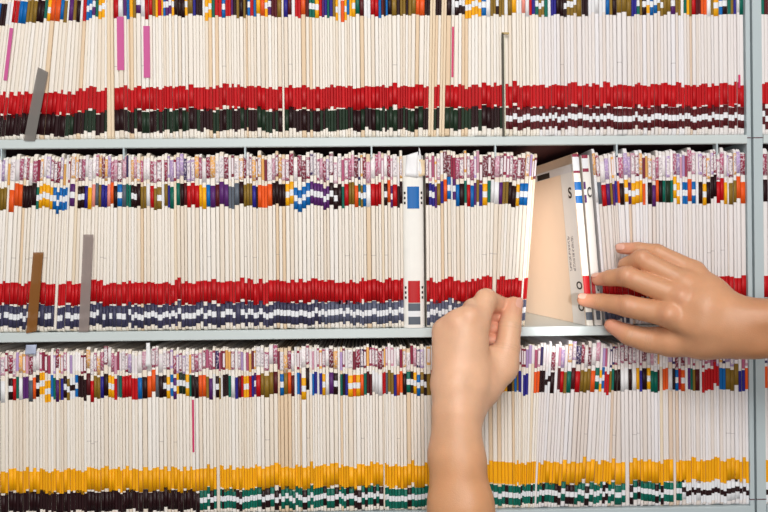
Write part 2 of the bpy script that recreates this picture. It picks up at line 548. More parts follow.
def label_mesh(sh, which, style):
    k = (sh, which, style)
    if k not in cache:
        z0, z1 = SHELVES[sh][which + '_z']
        if style == 'solid':
            v, f, mi = label_vf(z0, z1)
            cache[k] = mesh('label', v, f, (M_LABEL,), None)
        elif style == 'split':
            v, f, mi = label_vf(z0, z1, CUTS)
            cache[k] = mesh('label', v, f, (M_LABEL, M_WHITE), [1 if b == 1 else 0 for b in mi])
        elif style == 'dark':           # white with a dark middle
            v, f, mi = label_vf(z0, z1, CUTS)
            cache[k] = mesh('label', v, f, (M_WHITE, M_DARK), [1 if b == 1 else 0 for b in mi])
        elif style == 'name':           # coloured border above and below a white field
            v, f, mi = label_vf(z0, z1, (0.14, 0.88), a=78)
            cache[k] = mesh('label', v, f, (M_NAME, M_NAMEW), [1 if (b == 1 and 2 <= i % 8 <= 5) else 0 for i, b in enumerate(mi)])
        elif style == 'plain':
            v, f, mi = label_vf(z0, z1, a=78)
            cache[k] = mesh('label', v, f, (M_NAME,), None)
        me = cache[k]
        me.polygons.foreach_set('use_smooth', [i < 8 for i in range(len(me.polygons))] if style in ('solid', 'plain') else [i < 8 * 3 for i in range(len(me.polygons))])
    return cache[k]


def style_of(code):
    if code == '#':
        return 'dark', PAL['w']
    if code.isupper():
        return 'split', PAL[code.lower()]
    return 'solid', PAL[code]


def vary(c, a=0.08):
    g = 1 + random.uniform(-a, a)
    return (c[0] * g, c[1] * g, c[2] * g, 1.0)


def folder_parts(f):
    """(name, mesh key, colour, z shift) of the stickers on one folder"""
    out = []
    out.append(('name_label', ('name', 'name' if f.namekind < 0.42 else 'plain'), vary(f.namecol, 0.15), f.nj))
    if f.code != '.':
        st, c = style_of(f.code)
        out.append(('digit_label', ('digit', st), vary(c), f.jl))
    if f.first:
        out.append(('yellow_label' if f.first == 'y' else 'red_label', ('first', 'solid'), vary(PAL[f.first], 0.1), f.j1))
    if f.second:
        st, c = style_of(f.second)
        out.append(('lower_label', ('second', st), vary(c, 0.15), f.j2))
    return out


# labels that say which folder it is: colour of the upper label, and its count from a landmark
ORD = ['', 'first', 'second', 'third', 'fourth', 'fifth', 'sixth', 'seventh', 'eighth', 'ninth', 'tenth', 'eleventh', 'twelfth', 'thirteenth',
       'fourteenth', 'fifteenth', 'sixteenth', 'seventeenth', 'eighteenth', 'nineteenth', 'twentieth']
MARKS = {
    'top': [(-1, 'picture edge'), (33, 'dark strip'), (503, 'wire divider'), (748, 'metal post'), (769, 'picture edge')],
    'middle': [(-1, 'picture edge'), (32, 'brown strip'), (85, 'grey strip'), (414, 'thick white folder'), (560, 'open gap'), (748, 'metal post'), (769, 'picture edge')],
    'bottom': [(-1, 'picture edge'), (194.5, 'pink-marked folder'), (455, 'raised forearm'), (748, 'metal post'), (769, 'picture edge')],
}


def describe():
    used = {}
    for sh in SHELVES:
        fs = [f for f in folders if f.shelf == sh and f.px > 0.0]
        for a, b in zip(MARKS[sh][:-1], MARKS[sh][1:]):
            seg = [f for f in fs if a[0] < f.px <= b[0]]
            by = {}
            for f in seg:
                by.setdefault(f.code, []).append(f)
            for code, g in by.items():
                for i, f in enumerate(g):
                    n_l, n_r = i + 1, len(g) - i
                    if code == '.':
                        what = 'unlabelled'
                    elif code == '#':
                        what = 'black-striped white'
                    elif code.isupper():
                        what = 'white-split ' + ('dark green' if code == 'D' else CNAME[code.lower()])
                    else:
                        what = 'solid ' + ('dark green' if code == 'd' else CNAME[code])
                    head = ('folder without upper label' if code == '.' else f'{what} label folder') + f' on {sh} shelf, '
                    if n_l <= n_r:
                        f.label = head + f'{ORD[n_l]} such right of the ' + (a[1] if a[0] > 0 else 'left ' + a[1])
                    else:
                        f.label = head + f'{ORD[n_r]} such left of the ' + (b[1] if b[0] < 769 else 'right ' + b[1])
    for f in folders:
        if f.pink:
            f.label = {'P': 'folder with a pink sticker', 'R': 'folder with a thin rose strip'}[f.pink[2]] + f' on {f.shelf} shelf, ' + (
                'leaning by the left picture edge' if f.px < 30 else 'nearer the leaning dark strip' if f.px < 130 else 'farther from the leaning dark strip' if f.px < 160 and f.shelf == 'top'
                else 'left of the wire divider' if f.px < 500 and f.shelf == 'top' else 'beside the metal post' if f.shelf == 'top' else 'alone among plain folders')


describe()
def shaped(me, f, dz=0.0):
    """the shared mesh, or a copy squeezed towards one end for folders that fan out"""
    if abs(f.taper - 1) < 0.02:
        return me
    me = me.copy()
    for v in me.vertices:
        v.co.x *= 1 + (f.taper - 1) * (v.co.z + dz) / SHELVES[f.shelf]['H']
    return me


GROUP = {'top': 'folders on the top shelf', 'middle': 'folders on the middle shelf', 'bottom': 'folders on the bottom shelf'}
stuff = []
for f in folders:
    if id(f) not in single:
        stuff.append(f)
        continue
    o = link('file_folder', shaped(cover_mesh(f.shelf), f))
    o.location = f.origin
    o.rotation_euler = (0, f.lean, 0)
    o.scale = (f.t, 1, f.sz)
    o.color = f.col
    tag(o, f.label, 'folder', GROUP[f.shelf])
    for nm, (which, st), c, dz in folder_parts(f):
        p = link(nm, shaped(label_mesh(f.shelf, which, st), f, dz), o)
        p.location = (0, 0, dz)
        p.color = c
    if f.shelf == 'bottom':
        k = ('papers', f.shelf)
        if k not in cache:
            v, q = papers_vf(SHELVES[f.shelf]['H'])
            cache[k] = mesh('papers', v, q, (M_PAPER,))
        link('papers', shaped(cache[k], f), o)
    if f.pink:
        v, q = box_vf(-f.pink_w, f.pink_w, -0.0009, -0.0004, f.pink[0], f.pink[1])
        link('pink_sticker', mesh('pink_sticker', v, q, (M_PINK if f.pink[2] == 'P' else M_ROSE,)), o)

# the rest of the folders: one countless mass
V, FC, CO = [], [], []


def add_stuff(v, faces, f, cols, dz=0.0):
    ca, sa = math.cos(f.lean), math.sin(f.lean)
    o = len(V)
    for x, y, z in v:
        z += dz
        x *= f.t * (1 + (f.taper - 1) * z / SHELVES[f.shelf]['H']); z *= f.sz
        V.append((f.origin.x + x * ca + z * sa, f.origin.y + y, f.origin.z - x * sa + z * ca))
    for i, q in enumerate(faces):
        FC.append(tuple(j + o for j in q)); CO.append(cols[i] if isinstance(cols, list) else cols)


for f in stuff:
    v, q = cover_vf(SHELVES[f.shelf]['H'])
    add_stuff(v, q, f, f.col)
    v, q = papers_vf(SHELVES[f.shelf]['H'])
    add_stuff(v, q, f, lin(*random.choice(((176, 166, 172), (206, 196, 200), (226, 216, 214)))))
    for nm, (which, st), c, dz in folder_parts(f):
        z0, z1 = SHELVES[f.shelf][which + '_z']
        W = lin(228, 230, 234)
        if st == 'split':
            v, q, mi = label_vf(z0, z1, CUTS); cols = [W if b == 1 else c for b in mi]
        elif st == 'dark':
            v, q, mi = label_vf(z0, z1, CUTS); cols = [PAL['k'] if b == 1 else W for b in mi]
        elif st == 'name':
            v, q, mi = label_vf(z0, z1, (0.14, 0.88), a=78); cols = [lin(232, 222, 226) if (b == 1 and 2 <= i % 8 <= 5) else c for i, b in enumerate(mi)]
        else:
            v, q, mi = label_vf(z0, z1, a=78 if st == 'plain' else 84); cols = c
        add_stuff(v, q, f, cols, dz)
    if f.pink:
        v, q = box_vf(-f.pink_w, f.pink_w, -0.0009, -0.0004, f.pink[0], f.pink[1])
        add_stuff(v, q, f, lin(206, 78, 150) if f.pink[2] == 'P' else lin(200, 40, 96))
me = mesh('file_folders', V, FC, (M_STUFF,))
ca = me.color_attributes.new('Col', 'FLOAT_COLOR', 'CORNER')
buf = np.zeros((len(me.loops), 4), dtype=np.float32)
li = 0
for p, c in zip(me.polygons, CO):
    buf[p.loop_start:p.loop_start + p.loop_total] = c
ca.data.foreach_set('color', buf.ravel())
so = link('file_folders', me)
tag(so, 'remaining thin cream file folders packed between the others on all three shelves', 'folders', kind='stuff')

# ------------------------------------------------------------------ one thick white folder and the opened ones
s = SHELVES['middle']
H = s['H']


def z_mid(py, px=384):
    return Zc(py + (px - 384) * 0.0088) - s['Z']


def rounded_slab(w, depth, H, nose, n=14):
    pts = [(-w / 2, depth)]
    for i in range(n + 1):
        a = math.radians(-90 + 180 * i / n)
        ss = math.copysign(abs(math.sin(a)) ** 0.75, math.sin(a)); cc = max(0.0, math.cos(a)) ** 0.75
        pts.append((w / 2 * ss, nose - nose * cc))
    pts.append((w / 2, depth))
    v, f = extrude_profile(pts, 0, H)
    k = len(pts)
    f += [tuple(range(k - 1, -1, -1)), tuple(range(k, 2 * k))]
    return v, f, pts


def band_on(pts, x0, x1, z0, z1, off=0.0004, n=10, cuts=()):
    xs = [x0 + (x1 - x0) * i / n for i in range(n + 1)]
    px_ = [p[0] for p in pts[1:-1]]; py_ = [p[1] for p in pts[1:-1]]
    zs = [z0 + (z1 - z0) * c for c in (0.0,) + tuple(cuts) + (1.0,)]
    v, f, mi = [], [], []
    for z in zs:
        v += [(x, float(np.interp(x, px_, py_)) - off, z) for x in xs]
    m_ = n + 1
    for l in range(len(zs) - 1):
        for i in range(n):
            f.append((l * m_ + i, l * m_ + i + 1, (l + 1) * m_ + i + 1, (l + 1) * m_ + i)); mi.append(l)
    return v, f, mi


def text_part(name, body, size, loc, rot, parent, mat=M_INK, sx=1.0):
    cu = bpy.data.curves.new(name, 'FONT')
    cu.body = body; cu.size = size; cu.align_x = 'CENTER'; cu.align_y = 'CENTER'
    cu.extrude = 0.00008; cu.offset = size * 0.022
    cu.materials.append(mat)
    tmp = bpy.data.objects.new(name, cu)
    COL.objects.link(tmp)
    bpy.context.view_layer.update()
    tm = bpy.data.meshes.new_from_object(tmp.evaluated_get(bpy.context.evaluated_depsgraph_get()))
    bpy.data.objects.remove(tmp); bpy.data.curves.remove(cu)
    o = link(name, tm, parent)
    o.location = loc; o.rotation_euler = rot; o.scale = (sx, 1, 1)
    return o


X0, X1 = P(402.8, 300).x, P(425.3, 300).x
wd = (X1 - X0) * 0.95
v, f, pts = rounded_slab(wd, DEPTH, H * 0.985, 0.010)
tf = link('file_folder', mesh('thick_folder', v, f, (flat('white_card', lin(240, 238, 232), 0.7),), None))
tf.location = ((X0 + X1) / 2, -0.004, s['Z'] + 0.0004)
tag(tf, 'thickest white folder on the middle shelf, wide blue label above a wide red one', 'folder', GROUP['middle'])
lw0, lw1 = -0.0082, 0.0082
for nm, (a, b), c in (('blue_label', (187.3, 209.3), PAL['b']), ('red_label', (281.3, 303.2), PAL['r'])):
    v, f, mi = band_on(pts, lw0, lw1, z_mid(b), z_mid(a))
    p = link(nm, mesh(nm, v, f, (M_LABEL,), None, True), tf); p.color = c
v, f, mi = band_on(pts, lw0, lw1, z_mid(325), z_mid(303.8), cuts=CUTS)
p = link('grey_label', mesh('grey_label', v, f, (M_LABEL, M_WHITE), [1 if b == 1 else 0 for b in mi], True), tf); p.color = PAL['e']
for sx in (-1, 1):
    for py in (193.5, 198.5, 203.5, 288, 293, 298):
        v, f, mi = band_on(pts, sx * 0.0115 - 0.0012, sx * 0.0115 + 0.0012, z_mid(py + 1.2), z_mid(py - 1.2), n=2)
        link('printed_mark', mesh('printed_mark', v, f, (M_INK,)), tf)

# a torn white sheet sticking out of the top of the thick folder
def sheet(name, corners, y, mat, bulge=0.004, n=6):
    (ax, az), (bx, bz), (cx, cz), (dx, dz) = corners      # bottom left, bottom right, top right, top left
    v, f = [], []
    for j in range(n + 1):
        for i in range(n + 1):
            u, w = i / n, j / n
            x = (ax * (1 - u) + bx * u) * (1 - w) + (dx * (1 - u) + cx * u) * w
            z = (az * (1 - u) + bz * u) * (1 - w) + (dz * (1 - u) + cz * u) * w
            v.append((x, y + bulge * math.sin(u * 5 + w * 3) * w, z))
    for j in range(n):
        for i in range(n):
            a = j * (n + 1) + i
            f.append((a, a + 1, a + n + 2, a + n + 1))
    me_ = mesh(name, v, f, (mat,), None, True)
    o = link(name, me_)
    md = o.modifiers.new('thick', 'SOLIDIFY'); md.thickness = 0.0003
    return o


def pxz(px, py):
    q = P(px, py); return (q.x, q.z)


M_SHEET = flat('white_sheet', lin(238, 238, 240), 0.5, noise=0.1, scale=60)
M_SHEETB = flat('bluish_sheet', lin(176, 186, 210), 0.5, noise=0.1, scale=60)
M_SHEETT = flat('tan_sheet', lin(232, 208, 172), 0.6, noise=0.1, scale=60)
tag(sheet('paper_sheet', [pxz(405, 176), pxz(417, 178), pxz(418, 152), pxz(406, 156)], -0.0050, M_SHEET, 0.002),
    'crumpled white sheet lying against the front of the thick white folder top', 'paper', 'loose papers')
tag(sheet('paper_sheet', [pxz(417.3, 178), pxz(422.5, 174), pxz(421.5, 156), pxz(418.6, 147.5)], -0.0042, M_SHEET, 0.003),
    'pointed white sheet rising highest above the thick white folder', 'paper', 'loose papers')
tag(sheet('paper_sheet', [pxz(418.4, 177), pxz(424.6, 176), pxz(425, 160), pxz(418.8, 160)], -0.0045, M_SHEETT, 0.0025),
    'small tan sheet at the right shoulder of the thick white folder', 'paper', 'loose papers')
tag(sheet('paper_sheet', [pxz(26, 354), pxz(37, 354), pxz(37.5, 344.4), pxz(27, 344.6)], -0.004, M_SHEETB, 0.001),
    'bluish sheet sticking up from bottom shelf folders near the left picture edge', 'paper', 'loose papers')
tag(sheet('paper_sheet', [pxz(146.5, 366), pxz(151.5, 366), pxz(150.8, 342.5), pxz(147, 342.5)], -0.005, M_SHEET, 0.001),
    'narrow white sheet sticking up highest from bottom shelf folders', 'paper', 'loose papers')

# ---- the folder whose side shows in the gap
def yaw_slab(name, mat, x_f, x_b, w, z0, zt_f, zt_b, y_f=0.0, y_b=DEPTH, parent=None):
    """upright card running from (x_f, y_f) back to (x_b, y_b)"""
    v = []
    for zf, zb in ((z0, z0), (zt_f, zt_b)):
        v += [(x_f, y_f, zf), (x_f + w, y_f, zf), (x_b + w, y_b, zb), (x_b, y_b, zb)]
    f = [(0, 3, 2, 1), (4, 5, 6, 7), (0, 1, 5, 4), (1, 2, 6, 5), (2, 3, 7, 6), (3, 0, 4, 7)]
    return link(name, mesh(name, v, f, (mat,)), parent)


M_TAN = flat('tan_card', lin(253, 228, 204), 0.75, noise=0.03, scale=30)
M_BAND = flat('white_reinforced_card', lin(246, 243, 240), 0.6, noise=0.03, scale=80)
zb = s['Z'] + 0.0004
gf = bpy.data.objects.new('file_folder', None); COL.objects.link(gf)
xf = P(586.8, 327).x; xr = P(593.8, 327).x
xb_ = xf - 0.014
gf.location = (xf, 0, zb)

tag(gf, 'opened folder turning its bare tan side to the gap, held by the fingertips', 'folder', GROUP['middle'])
T = xr - xf
DX = -0.033
zt_front = z_mid(171.5, 560)
c1 = yaw_slab('front_cover', M_TAN, 0.0, DX, 0.0007, 0, zt_front, zt_front, 0.004, 0.296, gf)
c2 = yaw_slab('back_cover', M_TAN, T - 0.0009, DX + T - 0.0009, 0.0007, 0, H, H, 0.004, 0.296, gf)
pp = yaw_slab('papers', flat('white_papers', lin(236, 234, 236), 0.8, noise=0.04, scale=200), 0.0014, DX + 0.0014, T - 0.0034, 0.002, z_mid(163, 560), z_mid(163, 560), 0.01, 0.288, gf)
# reinforced white strip along the front of the side
def side_pt(y, off=0.0004):
    return DX * (y - 0.004) / 0.292 - off
v = [(side_pt(0.004), 0.004, 0.0), (side_pt(0.050), 0.050, 0.0), (side_pt(0.050), 0.050, zt_front), (side_pt(0.004), 0.004, zt_front)]
stp = link('white_edge_strip', mesh('white_edge_strip', v, [(0, 3, 2, 1)], (M_BAND,)), gf)
# rounded front edge
prof = nose_pts(-90, 90, 8, 0, 0.5)
v, f = extrude_profile([(T / 2 + x * T, y * 1.2) for x, y in prof], 0.0, H * 0.985)
n_ = len(prof)
f += [tuple(range(n_ - 1, -1, -1)), tuple(range(n_, 2 * n_))]
link('front_edge', mesh('front_edge', v, f, (flat('cream_edge', lin(234, 229, 218), 0.7),), None), gf)
ptsg = [(T / 2 + x * T, y * 1.2) for x, y in prof]
ptsg = [ptsg[0]] + ptsg + [ptsg[-1]]
def gband(nm, a, b, col, cuts=None, split=None, x0=0.0003, x1=None):
    v, f, mi = band_on(ptsg, x0, x1 if x1 else T - 0.0004, z_mid(b, 578), z_mid(a, 578), cuts=cuts or ())
    p = link(nm, mesh(nm, v, f, (M_LABEL, M_WHITE), [1 if (cuts and bb == 1) else 0 for bb in mi], True), gf); p.color = col
    return p
gband('digit_label', 182, 203.5, PAL['b'], (0.36, 0.62))
gband('red_label', 276.5, 297, PAL['r'])
gband('lower_label', 313, 321, PAL['e'])
gband('name_label', 154, 173, NAMECOLS[0], (0.12, 0.85))
rot_side = (math.pi / 2, 0, math.atan2(-DX, 0.292) * -1 - math.pi / 2 + 0)
# the side faces -x: text runs towards the front
def side_text(body, size, y, z, sx=1.0, mat=M_INK, vertical=False):
    o = text_part('printed_letter' if len(body) == 1 else 'printed_lines', body, size, (side_pt(y, 0.0007), y, z), (0, 0, 0), gf, mat, sx)
    d = Vector((DX, 0.292, 0)).normalized()
    xax = -d if not vertical else Vector((0, 0, 1))       # reading direction
    nrm = Vector((-d.y, d.x, 0)) if False else Vector((-1, 0, 0)) - d * Vector((-1, 0, 0)).dot(d)
    nrm.normalize()
    yax = nrm.cross(xax)
    o.rotation_euler = Matrix((xax, yax, nrm)).transposed().to_euler()
    return o
side_text('S', 0.021, 0.019, z_mid(192.5, 578), 1.35)
side_text('O', 0.015, 0.014, z_mid(287, 578), 1.8)
side_text('O', 0.015, 0.014, z_mid(309, 578), 1.8)
# black stamp on the papers behind the cover top
zs0, zs1 = z_mid(174, 552), z_mid(168, 552)
pd = lambda y: 0.0014 + DX * (y - 0.01) / 0.278 - 0.0004
v = [(pd(0.155), 0.155, zs0 + 0.004), (pd(0.10), 0.10, zs0 + 0.004), (pd(0.10), 0.10, zs1 + 0.004), (pd(0.155), 0.155, zs1 + 0.004)]
link('printed_stamp', mesh('printed_stamp', v, [(0, 1, 2, 3)], (M_INK,)), gf)
# faint illegible typing up the white strip
M_TYPE = None
mt, nt, b = new_mat('faint_typing')
tc = nt.nodes.new('ShaderNodeTexCoord'); mp = nt.nodes.new('ShaderNodeMapping'); mp.inputs['Scale'].default_value = (1, 260, 420)
nz = nt.nodes.new('ShaderNodeTexNoise'); nz.inputs['Scale'].default_value = 1.0
cr = nt.nodes.new('ShaderNodeValToRGB')
cr.color_ramp.elements[0].position = 0.47; cr.color_ramp.elements[0].color = lin(150, 146, 152)
cr.color_ramp.elements[1].position = 0.55; cr.color_ramp.elements[1].color = lin(246, 243, 240)
nt.links.new(tc.outputs['Object'], mp.inputs['Vector']); nt.links.new(mp.outputs['Vector'], nz.inputs['Vector'])
nt.links.new(nz.outputs['Fac'], cr.inputs['Fac']); nt.links.new(cr.outputs['Color'], b.inputs['Base Color'])
M_TYPE = mt
for yy in (0.022, 0.036):
    z0, z1 = z_mid(272, 578), z_mid(236, 578)
    v = [(side_pt(yy, .0006), yy, z0), (side_pt(yy + .008, .0006), yy + .008, z0), (side_pt(yy + .008, .0006), yy + .008, z1), (side_pt(yy, .0006), yy, z1)]
    link('typed_lines', mesh('typed_lines', v, [(0, 3, 2, 1)], (M_TYPE,)), gf)

# its neighbour, a white folder with letters on its edge
Xa, Xb = P(594.9, 327).x, P(603.6, 327).x
wd2 = (Xb - Xa) * 0.96
v, f, pts2 = rounded_slab(wd2, DEPTH, H * 0.98, 0.0026)
nf = link('file_folder', mesh('white_folder', v, f, (flat('white_card_edge', lin(232, 228, 222), 0.7),)))
nf.location = ((Xa + Xb) / 2, 0.001, zb + 0.0003)

tag(nf, 'white folder lettered C on its edge, just right of the opened tan folder', 'folder', GROUP['middle'])
def on_edge(nm, x0, x1, a, b, mats, col=None, cuts=()):
    v, f, mi = band_on(pts2, x0, x1, z_mid(b, 587), z_mid(a, 587), cuts=cuts)
    p = link(nm, mesh(nm, v, f, mats, [1 if (cuts and q == 1) else 0 for q in mi], True), nf)
    if col: p.color = col
    return p
on_edge('purple_label', -wd2 / 2 * 0.95, -wd2 / 2 * 0.5, 182, 203, (M_LABEL, M_WHITE), PAL['u'], CUTS)
on_edge('name_label', -wd2 / 2 * 0.9, wd2 / 2 * 0.5, 155, 172, (M_LABEL, M_WHITE), NAMECOLS[0], (0.2, 0.8))
on_edge('red_label', -wd2 / 2 * 0.95, -wd2 / 2 * 0.15, 277, 298, (M_LABEL, M_WHITE), PAL['r'])
on_edge('lower_label', -wd2 / 2 * 0.5, wd2 / 2 * 0.5, 312, 321, (M_LABEL, M_WHITE), PAL['e'])
text_part('printed_letter', 'C', 0.019, (wd2 * 0.10, -0.0013, z_mid(193, 588)), (math.pi / 2, 0, 0), nf, M_INK, 0.42)
text_part('printed_letter', '0', 0.014, (wd2 * 0.22, -0.0010, z_mid(289, 588)), (math.pi / 2, 0, 0), nf, M_INK, 0.5)

def slant(root, k):
    """lean a folder to the left while its foot stays flat on the board"""
    sh_ = Matrix.Identity(4); sh_[0][2] = -k
    bpy.context.view_layer.update()
    for o in [root] + list(root.children):
        if o.type != 'MESH':
            continue
        L = Matrix.Identity(4) if o is root else o.matrix_local.copy()
        o.data.transform(L.inverted() @ sh_ @ L)


slant(gf, 0.078)
slant(nf, 0.071)

# ------------------------------------------------------------------ divider strips standing in front of the folders
def translucent(name, col, mix):
    mt = bpy.data.materials.new(name); mt.use_nodes = True
    nt = mt.node_tree
    b = nt.nodes['Principled BSDF']
    b.inputs['Base Color'].default_value = col; b.inputs['Roughness'].default_value = 0.35
    n = nt.nodes.new('ShaderNodeTexNoise'); n.inputs['Scale'].default_value = 25
    bp = nt.nodes.new('ShaderNodeBump'); bp.inputs['Strength'].default_value = 0.05
    nt.links.new(n.outputs['Fac'], bp.inputs['Height']); nt.links.new(bp.outputs['Normal'], b.inputs['Normal'])
    t = nt.nodes.new('ShaderNodeBsdfTransparent'); t.inputs['Color'].default_value = (0.85, 0.8, 0.8, 1)
    mx = nt.nodes.new('ShaderNodeMixShader'); mx.inputs['Fac'].default_value = mix
    nt.links.new(b.outputs['BSDF'], mx.inputs[1]); nt.links.new(t.outputs['BSDF'], mx.inputs[2])
    nt.links.new(mx.outputs['Shader'], nt.nodes['Material Output'].inputs['Surface'])
    return mt


def strip(label, bl, br, tr, tl, mat, y_b=-0.0062, y_t=-0.0035):
    """thin plastic strip; photo corners, standing on the shelf edge and leaning on the folders"""
    q = [P(*bl, d=-y_b), P(*br, d=-y_b), P(*tr, d=-y_t), P(*tl, d=-y_t)]
    me_ = mesh('divider_strip', q, [(0, 1, 2, 3)], (mat,))
    o = link('divider_strip', me_)
    md = o.modifiers.new('thick', 'SOLIDIFY'); md.thickness = 0.0008; md.offset = -1
    tag(o, label, 'divider', 'plastic divider strips')
    return o


strip('brown plastic strip standing before the middle shelf folders', (26, 333.5), (36.4, 331.0), (43.3, 252.3), (33.2, 252.3), translucent('brown_plastic', lin(150, 98, 40), 0.4))
strip('grey plastic strip standing before the middle shelf folders', (78.5, 331.8), (88.6, 331.4), (93.3, 234.5), (83.4, 234.5), translucent('grey_plastic', lin(168, 155, 150), 0.5))
strip('dark grey slanted strip standing before the top shelf folders', (23.6, 140.6), (34.6, 141), (48, 72), (37.8, 67.2), translucent('smoky_plastic', lin(140, 137, 132), 0.45))

# wire divider on the top shelf
s_t = SHELVES['top']
xw = P(502.8, 90).x
parts = [box_vf(-0.0016, 0.0010, -0.006, -0.0022, 0.0, Zc(35) - s_t['Z'] - 0.0),
         box_vf(0.0012, 0.0026, -0.0055, -0.0022, 0.0, Zc(38) - s_t['Z']),
         box_vf(-0.0016, 0.0085, -0.006, -0.003, Zc(36) - s_t['Z'], Zc(34.2) - s_t['Z'])]
mi = [0] * 6 + [1] * 6 + [2] * 6
v, f = join(parts)
wo = link('wire_divider', mesh('wire_divider', v, f, (flat('olive_metal', lin(58, 52, 36), 0.5), flat('pale_edge', lin(206, 200, 178), 0.5), flat('brass_hook', lin(176, 150, 90), 0.4)), mi))  # second box is paler, along the right side of the divider
wo.location = (xw, 0, s_t['Z'] + 0.0003)
tag(wo, 'upright dark metal divider with a hooked top among top shelf folders', 'divider')

# ------------------------------------------------------------------ the shelving
XL = P(-130, 256).x
XR_A0, XR_A1 = P(746.6, 195).x, P(750.8, 195).x
XR_B0, XR_B1 = P(753.3, 195).x, P(762.4, 195).x
XB_END = P(840, 256).x
ZT, ZBOT = SHELVES['top']['Z'] + 0.30, SHELVES['bottom']['Z'] - 0.12
LIPH = {'top': 0.0125, 'middle': 0.0130, 'bottom': 0.020}


def shelf_parts(root, x0, x1):
    for k in ('top', 'middle', 'bottom'):
        z = SHELVES[k]['Z']
        # board with a turned-down front lip, slightly rounded
        y0 = -0.004
        prof = [(y0 + 0.001, z), (y0, z - 0.001), (y0, z - LIPH[k] + 0.001), (y0 + 0.001, z - LIPH[k]), (y0 + 0.006, z - LIPH[k]), (y0 + 0.006, z - 0.009), (0.325, z - 0.009), (0.325, z)]
        n = len(prof)
        v = [(x, y, zz) for x in (x0, x1) for y, zz in prof]
        f = [(i, (i + 1) % n, n + (i + 1) % n, n + i) for i in range(n)]
        f = [q[::-1] for q in f]
        f += [tuple(range(n)), tuple(range(2 * n - 1, n - 1, -1))]
        mi = [1 if i in (4, 5) else 0 for i in range(n)] + [0, 0]  # underside faces carry their shade as dark colour
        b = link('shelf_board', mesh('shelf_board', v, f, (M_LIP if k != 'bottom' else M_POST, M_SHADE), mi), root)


ua = bpy.data.objects.new('shelving_unit', None); COL.objects.link(ua)
tag(ua, 'pale grey metal shelving unit holding three packed rows of folders', 'shelving', 'metal shelving units')
shelf_parts(ua, XL, XR_A0 - 0.0004)


def upright(root, x0, x1, name='upright_post'):
    v, f = box_vf(x0, x1, -0.002, 0.33, ZBOT, ZT)
    link(name, mesh(name, v, f, (M_POST,)), root)


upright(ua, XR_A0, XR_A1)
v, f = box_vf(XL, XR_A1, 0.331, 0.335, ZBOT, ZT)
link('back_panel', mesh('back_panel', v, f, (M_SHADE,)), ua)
ub = bpy.data.objects.new('shelving_unit', None); COL.objects.link(ub)
tag(ub, 'neighbouring metal shelving unit cut off by the right picture edge', 'shelving', 'metal shelving units')
shelf_parts(ub, XR_B1 + 0.0004, XB_END)
upright(ub, XR_B0, XR_B1)
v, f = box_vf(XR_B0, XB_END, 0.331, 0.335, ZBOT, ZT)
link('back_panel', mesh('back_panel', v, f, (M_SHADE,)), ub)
for root, a, b in ((ua, XR_A0, XR_A1), (ub, XR_B0, XR_B1)):        # joints between the post sections
    for py in (140.5, 505):
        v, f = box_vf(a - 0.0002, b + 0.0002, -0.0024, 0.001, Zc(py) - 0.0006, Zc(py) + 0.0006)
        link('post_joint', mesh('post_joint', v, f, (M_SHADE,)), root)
# dark strip painted in for the shade in the gap between the two posts
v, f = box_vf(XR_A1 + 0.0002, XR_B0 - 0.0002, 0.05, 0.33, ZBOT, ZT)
link('painted_gap_shade', mesh('painted_gap_shade', v, f, (M_SHADE,)), ua)

# small divider tongues hanging under the top board
for i, px in enumerate((2.5, 124.5, 245.5, 371.5, 495, 616, 716)):
    q = P(px, 152)
    zt_ = SHELVES['top']['Z'] - 0.0095
    v, f = join([box_vf(-0.0006, 0.0006, 0.0, 0.012, -0.018, 0.0), box_vf(-0.0011, 0.0011, -0.0008, 0.0, -0.018, 0.0)])
    o = link('hanging_divider', mesh('hanging_divider', v, f, (M_POST,)))
    o.location = (q.x, -0.003, zt_)
    where = ['at the left picture edge', 'second from the left picture edge', 'third from the left picture edge', 'left of the thick white folder', 'right of the thick white folder', 'right of the open gap', 'nearest the metal post'][i]
    tag(o, 'small grey divider tongue hanging below the upper board, ' + where, 'divider', 'hanging divider tongues')

# ------------------------------------------------------------------ room behind
def struct(name, vf, mat):
    o = link(name, mesh(name, vf[0], vf[1], (mat,)))
    o['kind'] = 'structure'
    return o


struct('wall_back', box_vf(-2.5, 2.5, 0.345, 0.40, -1.25, 1.45), M_WALL)
struct('floor', box_vf(-2.5, 2.5, -2.5, 0.345, -1.30, -1.25), M_FLOOR)

# ------------------------------------------------------------------ hands: a smooth field of tapered limbs, meshed
def rcone(Pg, a, b, ra, rb):
    """distance to a tapered round limb"""
    ba = b - a
    l2 = float(ba @ ba)
    if l2 < 1e-12:
        return np.linalg.norm(Pg - a, axis=-1) - ra
    t = np.clip(((Pg - a) @ ba) / l2, 0, 1)
    d = Pg - a - t[..., None] * ba
    return np.sqrt((d * d).sum(-1)) - (ra + (rb - ra) * t)


def smin(a, b, k):
    h = np.clip(0.5 + 0.5 * (b - a) / k, 0, 1)
    return b + (a - b) * h - k * h * (1 - h)


